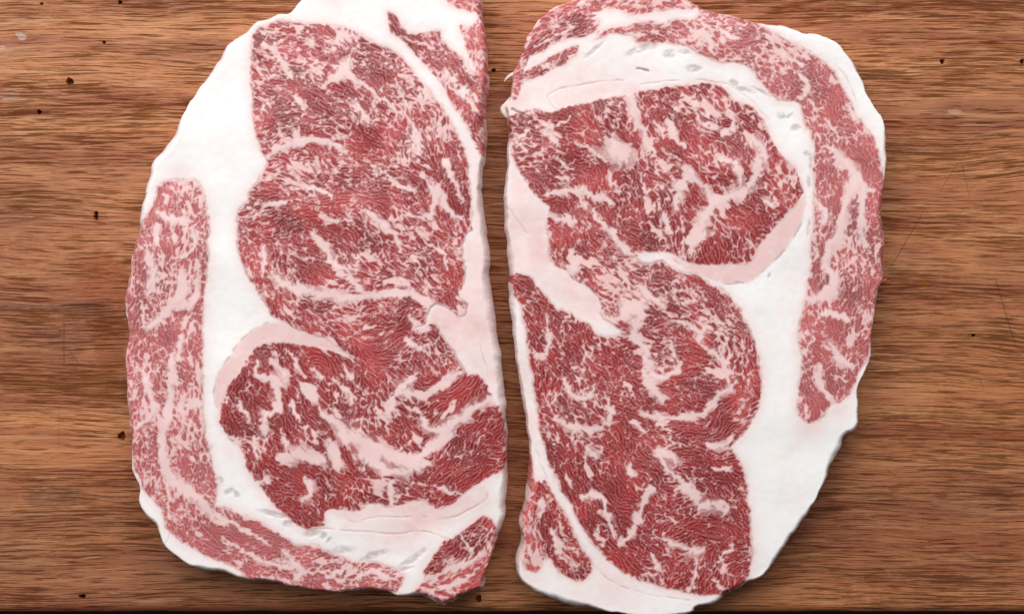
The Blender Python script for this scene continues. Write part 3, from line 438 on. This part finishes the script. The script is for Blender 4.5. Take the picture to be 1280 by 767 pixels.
def oak():
    N = Nodes('oiled_oak'); tc = N.n('ShaderNodeTexCoord').outputs['Object']
    sx = N.n('ShaderNodeSeparateXYZ'); N.link(tc, sx.inputs[0]); x, y, z = sx.outputs
    wv = N.noise(N.combine(N.math('MULTIPLY', x, 5), N.math('MULTIPLY', y, 11), 0.0), 1.0, 2)
    wv2 = N.noise(N.combine(N.math('MULTIPLY', x, 30), N.math('MULTIPLY', y, 90), 3.0), 1.0, 2)
    yy = N.math('ADD', y, N.math('ADD', N.math('MULTIPLY', N.math('SUBTRACT', wv, .5), .016), N.math('MULTIPLY', N.math('SUBTRACT', wv2, .5), .0016)))
    def st(kx, ky, seed, det=3, rough=.5, dist=0): return N.noise(N.combine(N.math('MULTIPLY', x, kx), N.math('MULTIPLY', yy, ky), seed), 1.0, det, rough, dist)
    band = st(3.5, 70, 1.0, 3); band2 = st(9, 26, 5.0, 2); fibre = st(46, 1300, 2.0, 4, .7); streak = st(18, 420, 9.0, 3)
    p1 = st(34, 1000, 13.0, 3, .58, .0); p2 = st(50, 1700, 17.0, 3, .6, .0); pm = st(6, 55, 21.0, 2)
    bias = N.math('MULTIPLY', N.math('SUBTRACT', pm, .5), .30)
    pore1 = N.maprange(N.math('ADD', p1, bias), .54, .605); pore2 = N.maprange(N.math('ADD', p2, bias), .545, .64)
    pore = N.math('MAXIMUM', pore1, N.math('MULTIPLY', pore2, .75))
    c = N.mix(N.maprange(band, .34, .66), srgb(158, 83, 42), srgb(204, 131, 78))
    c = N.mix(N.math('MULTIPLY', N.maprange(band2, .5, .72), .55), c, srgb(120, 70, 46))
    c = N.mix(N.math('MULTIPLY', N.maprange(streak, .46, .68), .60), c, srgb(214, 155, 104))
    c = N.mix(N.math('MULTIPLY', N.maprange(fibre, .40, .66), .48), c, srgb(120, 64, 36))
    big = N.noise(N.combine(N.math('MULTIPLY', x, 4), N.math('MULTIPLY', y, 9), 7.0), 1.0, 2)
    c = N.mix(N.math('MULTIPLY', N.maprange(big, .42, .68), .35), c, srgb(160, 96, 62))
    edge = N.noise(tc, 160, 3)
    for u, v, a, b, colr, amt in STAINS_AND_GAP_SHADE:
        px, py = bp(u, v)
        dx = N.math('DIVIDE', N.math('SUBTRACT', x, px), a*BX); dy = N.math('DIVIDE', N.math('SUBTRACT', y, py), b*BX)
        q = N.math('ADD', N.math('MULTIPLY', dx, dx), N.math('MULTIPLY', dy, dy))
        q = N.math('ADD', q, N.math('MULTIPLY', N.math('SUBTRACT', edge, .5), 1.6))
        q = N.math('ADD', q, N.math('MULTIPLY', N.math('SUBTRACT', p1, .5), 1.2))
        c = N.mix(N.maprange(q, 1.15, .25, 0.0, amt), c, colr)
    cutm = None
    for (u0, v0), (u1, v1), amt in CUTS:
        ax, ay = bp(u0, v0); bxx, by_ = bp(u1, v1); dx, dy = bxx-ax, by_-ay; L = math.hypot(dx, dy); dx /= L; dy /= L
        rx = N.math('SUBTRACT', x, ax); ry = N.math('SUBTRACT', y, ay)
        t = N.math('DIVIDE', N.math('ADD', N.math('MULTIPLY', rx, dx), N.math('MULTIPLY', ry, dy)), L)
        w = N.math('ABSOLUTE', N.math('ADD', N.math('MULTIPLY', rx, -dy), N.math('MULTIPLY', ry, dx)))
        m = N.math('MULTIPLY', N.maprange(w, .0006, .0001, 0, amt*.55), N.math('MULTIPLY', N.maprange(t, 0, .2), N.maprange(t, 1, .8)))
        cutm = m if cutm is None else N.math('MAXIMUM', cutm, m)
    c = N.mix(cutm, c, srgb(66, 38, 28))
    c = N.mix(N.math('MULTIPLY', pore, .70), c, srgb(60, 30, 18))
    N.link(c, N.b.inputs['Base Color'])
    hgt = N.math('SUBTRACT', N.math('MULTIPLY', fibre, .8), N.math('ADD', pore, cutm))
    N.link(N.bump(hgt, .55, .0006), N.b.inputs['Normal'])
    N.link(N.maprange(N.math('ADD', big, N.math('MULTIPLY', pore, .3)), .3, .9, .40, .62), N.b.inputs['Roughness'])
    N.link(N.math('SUBTRACT', .5, N.math('MULTIPLY', pore, .45)), N.b.inputs['Specular IOR Level'])
    return N.m
M_OAK = oak()
def plain(name, col, rough):
    N = Nodes(name); tc = N.n('ShaderNodeTexCoord').outputs['Object']
    f = N.noise(tc, 60, 4); N.link(N.mix(f, tuple(c*.7 for c in col), tuple(c*1.3 for c in col)), N.b.inputs['Base Color'])
    N.b.inputs['Roughness'].default_value = rough; return N.m
M_TABLE = plain('dark_table', (.012, .010, .009), .6)

# ------------------------------------------------------------------ MESH TOOLS
COL = scn.collection
def mesh_obj(name, verts, faces, mat, parent=None, smooth=True):
    me = bpy.data.meshes.new(name); me.from_pydata([tuple(v) for v in verts], [], [tuple(f) for f in faces]); me.update()
    if smooth: me.polygons.foreach_set('use_smooth', np.ones(len(me.polygons), bool))
    me.materials.append(mat); o = bpy.data.objects.new(name, me); COL.objects.link(o)
    if parent: o.parent = parent
    return o
def fast_mesh(name, V, Q):
    me = bpy.data.meshes.new(name); me.vertices.add(len(V)); me.vertices.foreach_set('co', V.astype(F32).ravel())
    n = len(Q); me.loops.add(n*4); me.polygons.add(n)
    me.polygons.foreach_set('loop_start', np.arange(0, n*4, 4, dtype=np.int32))
    me.loops.foreach_set('vertex_index', Q.astype(np.int32).ravel())
    me.polygons.foreach_set('use_smooth', np.ones(n, bool)); me.update(calc_edges=True); return me

# ------------------------------------------------------------------ SETTING: table far below the board edge
tb = mesh_obj('table', [(-1.5,-1.5,-.034),(1.5,-1.5,-.034),(1.5,1.5,-.034),(-1.5,1.5,-.034)], [(0,1,2,3)], M_TABLE); tb['kind'] = 'structure'

# ------------------------------------------------------------------ BOARD with its nail and worm holes
HOLES = [(87,102,4.6,4.0),(49,140,2.5,2.5),(130,53,2.0,1.8),(120,270,2.6,5.5),(152,545,4.6,5.0),(1178,77,2.8,3.0),(1278,77,2.6,3.0),(1217,419,2.2,1.7),(598,748,3.4,4.6),(103,745,4.0,2.6),(617,88,2.6,2.2),(52,5,2.0,1.4),(150,3,2.4,2.2)]
def build_board():
    x0, x1, y0, y1 = -.36, .36, -.1566, .30
    def lines(a, b, step, cs):
        L = list(np.linspace(a, b, int((b-a)/step)))
        for c in cs: L += list(c + np.arange(-7.5, 7.6, .5)*BX)
        L = np.array(sorted(v for v in L if a <= v <= b)); keep = [L[0]]
        for v in L[1:]:
            if v-keep[-1] > .3*BX: keep.append(v)
        keep[-1] = b; return np.array(keep)
    P = [bp(u, v) for u, v, a, b in HOLES]
    xs = lines(x0, x1, .0035, [p[0] for p in P]); ys = lines(y0, y1, .0035, [p[1] for p in P])
    X, Y = np.meshgrid(xs, ys); Z = .00012*np.sin(X*41+Y*23)*np.sin(Y*67-X*9)
    for (u, v, a, b), (px, py) in zip(HOLES, P):
        an = np.arctan2(Y-py, X-px)
        q = np.sqrt(((X-px)/(a*BX))**2+((Y-py)/(b*BX))**2)*(1+.12*np.sin(3*an+u)+.07*np.sin(5*an+v))
        Z = Z - .006*(1-sstep(.72, 1.12, q))
    # rounded front arris
    r = .0015; t = np.clip((y0+r-Y)/r, 0, 1); Z = Z - r*(1-np.sqrt(np.maximum(0, 1-t*t)))
    W, H = len(xs), len(ys); V = np.stack([X, Y, Z], -1).reshape(-1, 3); idx = np.arange(W*H).reshape(H, W)
    Q = np.stack([idx[:-1, :-1], idx[:-1, 1:], idx[1:, 1:], idx[1:, :-1]], -1).reshape(-1, 4)
    loop = np.concatenate([idx[0, :], idx[1:, -1], idx[-1, -2::-1], idx[-2:0:-1, 0]]); n = len(loop)
    B = V[loop].copy(); B[:, 2] = -.030; base = len(V); V = np.vstack([V, B, [[0, .07, -.030]]]); k = np.arange(n); k2 = (k+1) % n
    Q = np.vstack([Q, np.stack([loop[k], base+k, base+k2, loop[k2]], -1)])
    me = fast_mesh('cutting_board', V, Q); me.materials.append(M_OAK)
    o = bpy.data.objects.new('cutting_board', me); COL.objects.link(o)
    o['label'] = 'worn brown oak cutting board with dark grain under both steaks'; o['category'] = 'cutting board'
build_board()

# ------------------------------------------------------------------ STEAKS
def steak(D, name, label, seed, step=1.0):
    Fd = build_fields(D, seed, step); g = Fd['g']; d = Fd['d_out']; H, W = g.H, g.W
    lump = g.lownoise(26); R = np.clip(6.5 + 2.5*lump, 3, 12)
    t = np.clip(d/R, 0, 1); prof = .60 + .40*np.sqrt(np.clip(1-(1-t)**2, 0, 1))
    fade = sstep(0, 8, d)
    z = TH*prof + (Fd['hgt']*(.25+.75*fade) - 1.5)*S
    gy, gx = np.gradient(g.blur(np.clip(d, -20, 20), 1.2), step); gl = np.sqrt(gx*gx+gy*gy)+1e-6; gx, gy = gx/gl, gy/gl
    ok = d > .15; cell = ok[:-1, :-1] & ok[:-1, 1:] & ok[1:, 1:] & ok[1:, :-1]
    idx = np.arange(H*W).reshape(H, W)
    Q = np.stack([idx[1:, :-1], idx[1:, 1:], idx[:-1, 1:], idx[:-1, :-1]], -1)[cell]
    # face classes
    lab = Fd['lab'][:-1, :-1][cell]; vein = Fd['vein'][:-1, :-1][cell]; vid = Fd['vid'][:-1, :-1][cell]; sp = Fd['spid'][:-1, :-1][cell]
    fx = g.X[:-1, :-1][cell]; fy = g.Y[:-1, :-1][cell]; ring = Fd['ringm'][:-1, :-1][cell]
    ns = []; bd = np.full(len(fx), 1e9); bi = np.zeros(len(fx), int)
    for i, (nm, lb, pts) in enumerate(D['seeds']):
        for px, py in pts:
            q = (fx-px)**2+(fy-py)**2; m = q < bd; bd = np.where(m, q, bd); bi = np.where(m, i, bi)
    nm_, nf = len(D['muscles']), len(D['seeds'])
    part = np.where(lab > 0, lab-1, nm_+bi); part = np.where((lab == 0) & ring, nm_+nf, part)
    # sub-parts: broad streaks of fat in the lean, flecks of membrane in the fat
    sub = np.full(len(fx), -1)
    wide = np.array([0]+[1 if max(p[2] for p in v) >= 9 else 0 for v in D['veins']])
    sub = np.where((lab > 0) & (vein < .8) & (wide[vid] > 0), vid, sub)
    sub = np.where((lab == 0) & (sp > 0), 1000+sp, sub)
    # vertex arrays, rim snapped to the outline
    used = np.unique(Q); remap = np.full(H*W, -1); remap[used] = np.arange(len(used)); Q = remap[Q]
    X = g.X.ravel()[used].astype(float); Y = g.Y.ravel()[used].astype(float); Z = z.ravel()[used].astype(float)
    dd = d.ravel()[used]; nx = gx.ravel()[used]; ny = gy.ravel()[used]; C = Fd['col'].reshape(-1, 3)[used]
    E = np.vstack([Q[:, [0, 1]], Q[:, [1, 2]], Q[:, [2, 3]], Q[:, [3, 0]]]); fi = np.tile(np.arange(len(Q)), 4)
    key = np.sort(E, 1); key = key[:, 0].astype(np.int64)*len(used)+key[:, 1]
    u, inv, cnt = np.unique(key, return_inverse=True, return_counts=True); be = cnt[inv] == 1
    BE, BF = E[be], fi[be]; bv = np.unique(BE)
    mv = np.clip(dd[bv], 0, 1.6); X[bv] -= nx[bv]*mv; Y[bv] -= ny[bv]*mv; Z[bv] = TH*.54
    n0 = len(X); bm = np.full(n0, -1); bm[bv] = np.arange(len(bv)); nb = len(bv)
    rings = [(-.4, .25, 1.0), (2.5, .012, 1.0)]
    for ins, zz, _ in rings:
        X = np.append(X, X[bv]+nx[bv]*ins); Y = np.append(Y, Y[bv]+ny[bv]*ins); Z = np.append(Z, np.full(nb, TH*zz)); C = np.vstack([C, C[bv]])
    top = BE; r1 = n0+bm[BE]; r2 = n0+nb+bm[BE]
    sk1 = np.stack([top[:, 1], top[:, 0], r1[:, 0], r1[:, 1]], -1); sk2 = np.stack([r1[:, 1], r1[:, 0], r2[:, 0], r2[:, 1]], -1)
    Qa = np.vstack([Q, sk1, sk2]); part = np.concatenate([part, part[BF], part[BF]]); sub = np.concatenate([sub, np.full(2*len(BF), -1)])
    K = S*1.004
    V = np.stack([(X-640)*K, (383.5-Y)*K, Z], -1)
    tmp = fast_mesh('tmp', V, Qa); NRM = np.zeros(len(V)*3, F32); tmp.vertices.foreach_get('normal', NRM); NRM = NRM.reshape(-1, 3); bpy.data.meshes.remove(tmp)
    root = bpy.data.objects.new(name, None); COL.objects.link(root); root['label'] = label; root['category'] = 'steak'
    c = V.mean(0); root.location = (c[0], c[1], 0); root.empty_display_size = .02
    org = np.array([c[0], c[1], 0])
    def piece(nm, sel, mat, parent, lb=None):
        q = Qa[sel]; us = np.unique(q); rm = np.full(len(V), -1); rm[us] = np.arange(len(us))
        me = fast_mesh(nm, V[us]-org, rm[q]); at = me.color_attributes.new('tissue', 'FLOAT_COLOR', 'POINT')
        at.data.foreach_set('color', np.hstack([C[us], np.ones((len(us), 1))]).astype(F32).ravel())
        me.materials.append(mat); me.normals_split_custom_set_from_vertices(NRM[us].tolist())
        o = bpy.data.objects.new(nm, me); COL.objects.link(o); o.parent = parent
        if lb: o['label'] = lb
        return o
    names = [(m[0], m[1], M_LEAN) for m in D['muscles']]+[(f[0], f[1], M_FAT) for f in D['seeds']]+[(D['ring_name'][0], D['ring_name'][1], M_FAT)]
    for k, (nm, lb, mat) in enumerate(names):
        pm = part == k
        if not pm.any(): continue
        subs = []
        for sid in np.unique(sub[pm]):
            if sid >= 0:
                m = pm & (sub == sid)
                if m.sum() >= (70 if sid < 1000 else 20): subs.append((sid, m))
        rest = pm.copy()
        for sid, m in subs: rest &= ~m
        if not rest.any(): rest = pm; subs = []
        po = piece(nm, rest, mat, root, lb)
        for sid, m in subs: piece('fat_streak' if sid < 1000 else 'membrane_fleck', m, M_FAT if sid < 1000 else M_LEAN, po)
    return root
LS = steak(LEFT, 'marbled_steak', 'raw marbled steak on the left, thick white fat on its left side', 11)
RS = steak(RIGHT, 'marbled_steak', 'raw marbled steak on the right, thick white fat on its lower right side', 23)
RS['group'] = LS['group'] = 'raw steaks laid side by side on the board'

# ------------------------------------------------------------------ loose shreds hanging from the rims
def shred(parent, pts, radii, colr, lb):
    P = smooth_open(pts, 5); n = len(P); t = np.linspace(0, 1, n); rr = np.interp(t, np.linspace(0, 1, len(radii)), radii)
    V, Q = [], []
    for i in range(n):
        a = P[max(0, i-1)]; b = P[min(n-1, i+1)]; d = b[:2]-a[:2]; d = d/(np.hypot(*d)+1e-9); nrm = np.array([-d[1], d[0]])
        for k in range(8):
            an = k*math.pi/4; w = rr[i]*(1+.18*math.sin(3.1*i+k*1.7))
            o = nrm*math.cos(an)*w; V.append(((P[i][0]+o[0]-640)*S*1.004, (383.5-P[i][1]-o[1])*S*1.004, (P[i][2]+math.sin(an)*w*.7)*S))
    for i in range(n-1):
        for k in range(8): Q.append((i*8+k, i*8+(k+1) % 8, i*8+8+(k+1) % 8, i*8+8+k))
    Q += [tuple(range(7, -1, -1)), tuple(range((n-1)*8, n*8))]
    V = np.array(V)-np.array(parent.location); o = mesh_obj('fat_shred', V, Q, M_FAT, parent)
    at = o.data.color_attributes.new('tissue', 'FLOAT_COLOR', 'POINT'); at.data.foreach_set('color', np.tile(np.array([*srgb(*colr), 1], F32), len(V)))
    o['label'] = lb
shred(LS, [(168,569,24),(164,573,24),(159,579,22)], [1.6,1.3,.3], (236,222,212), 'tiny pale shred of fat on the left rim')
shred(RS, [(646,88,34),(638,91,33),(633,95,32),(630,99,31)], [3,2.2,1.6,.5], (238,218,206), 'curled pale shred of fat at the upper left rim')
shred(RS, [(640,120,38),(634,128,37),(629,134,35),(634,142,36),(640,146,38)], [3,4,4.2,3.6,2], (240,222,212), 'small lump of fat on the left rim')
shred(RS, [(1098,345,36),(1105,350,34),(1112,350,32),(1113,347,31)], [4.5,4.5,2.6,1.0], (214,92,84), 'small red shred of meat on the right rim')
shred(RS, [(1106,188,30),(1110,190,28),(1112,189,27)], [2,1.4,.4], (240,230,224), 'tiny white point of fat on the right rim')
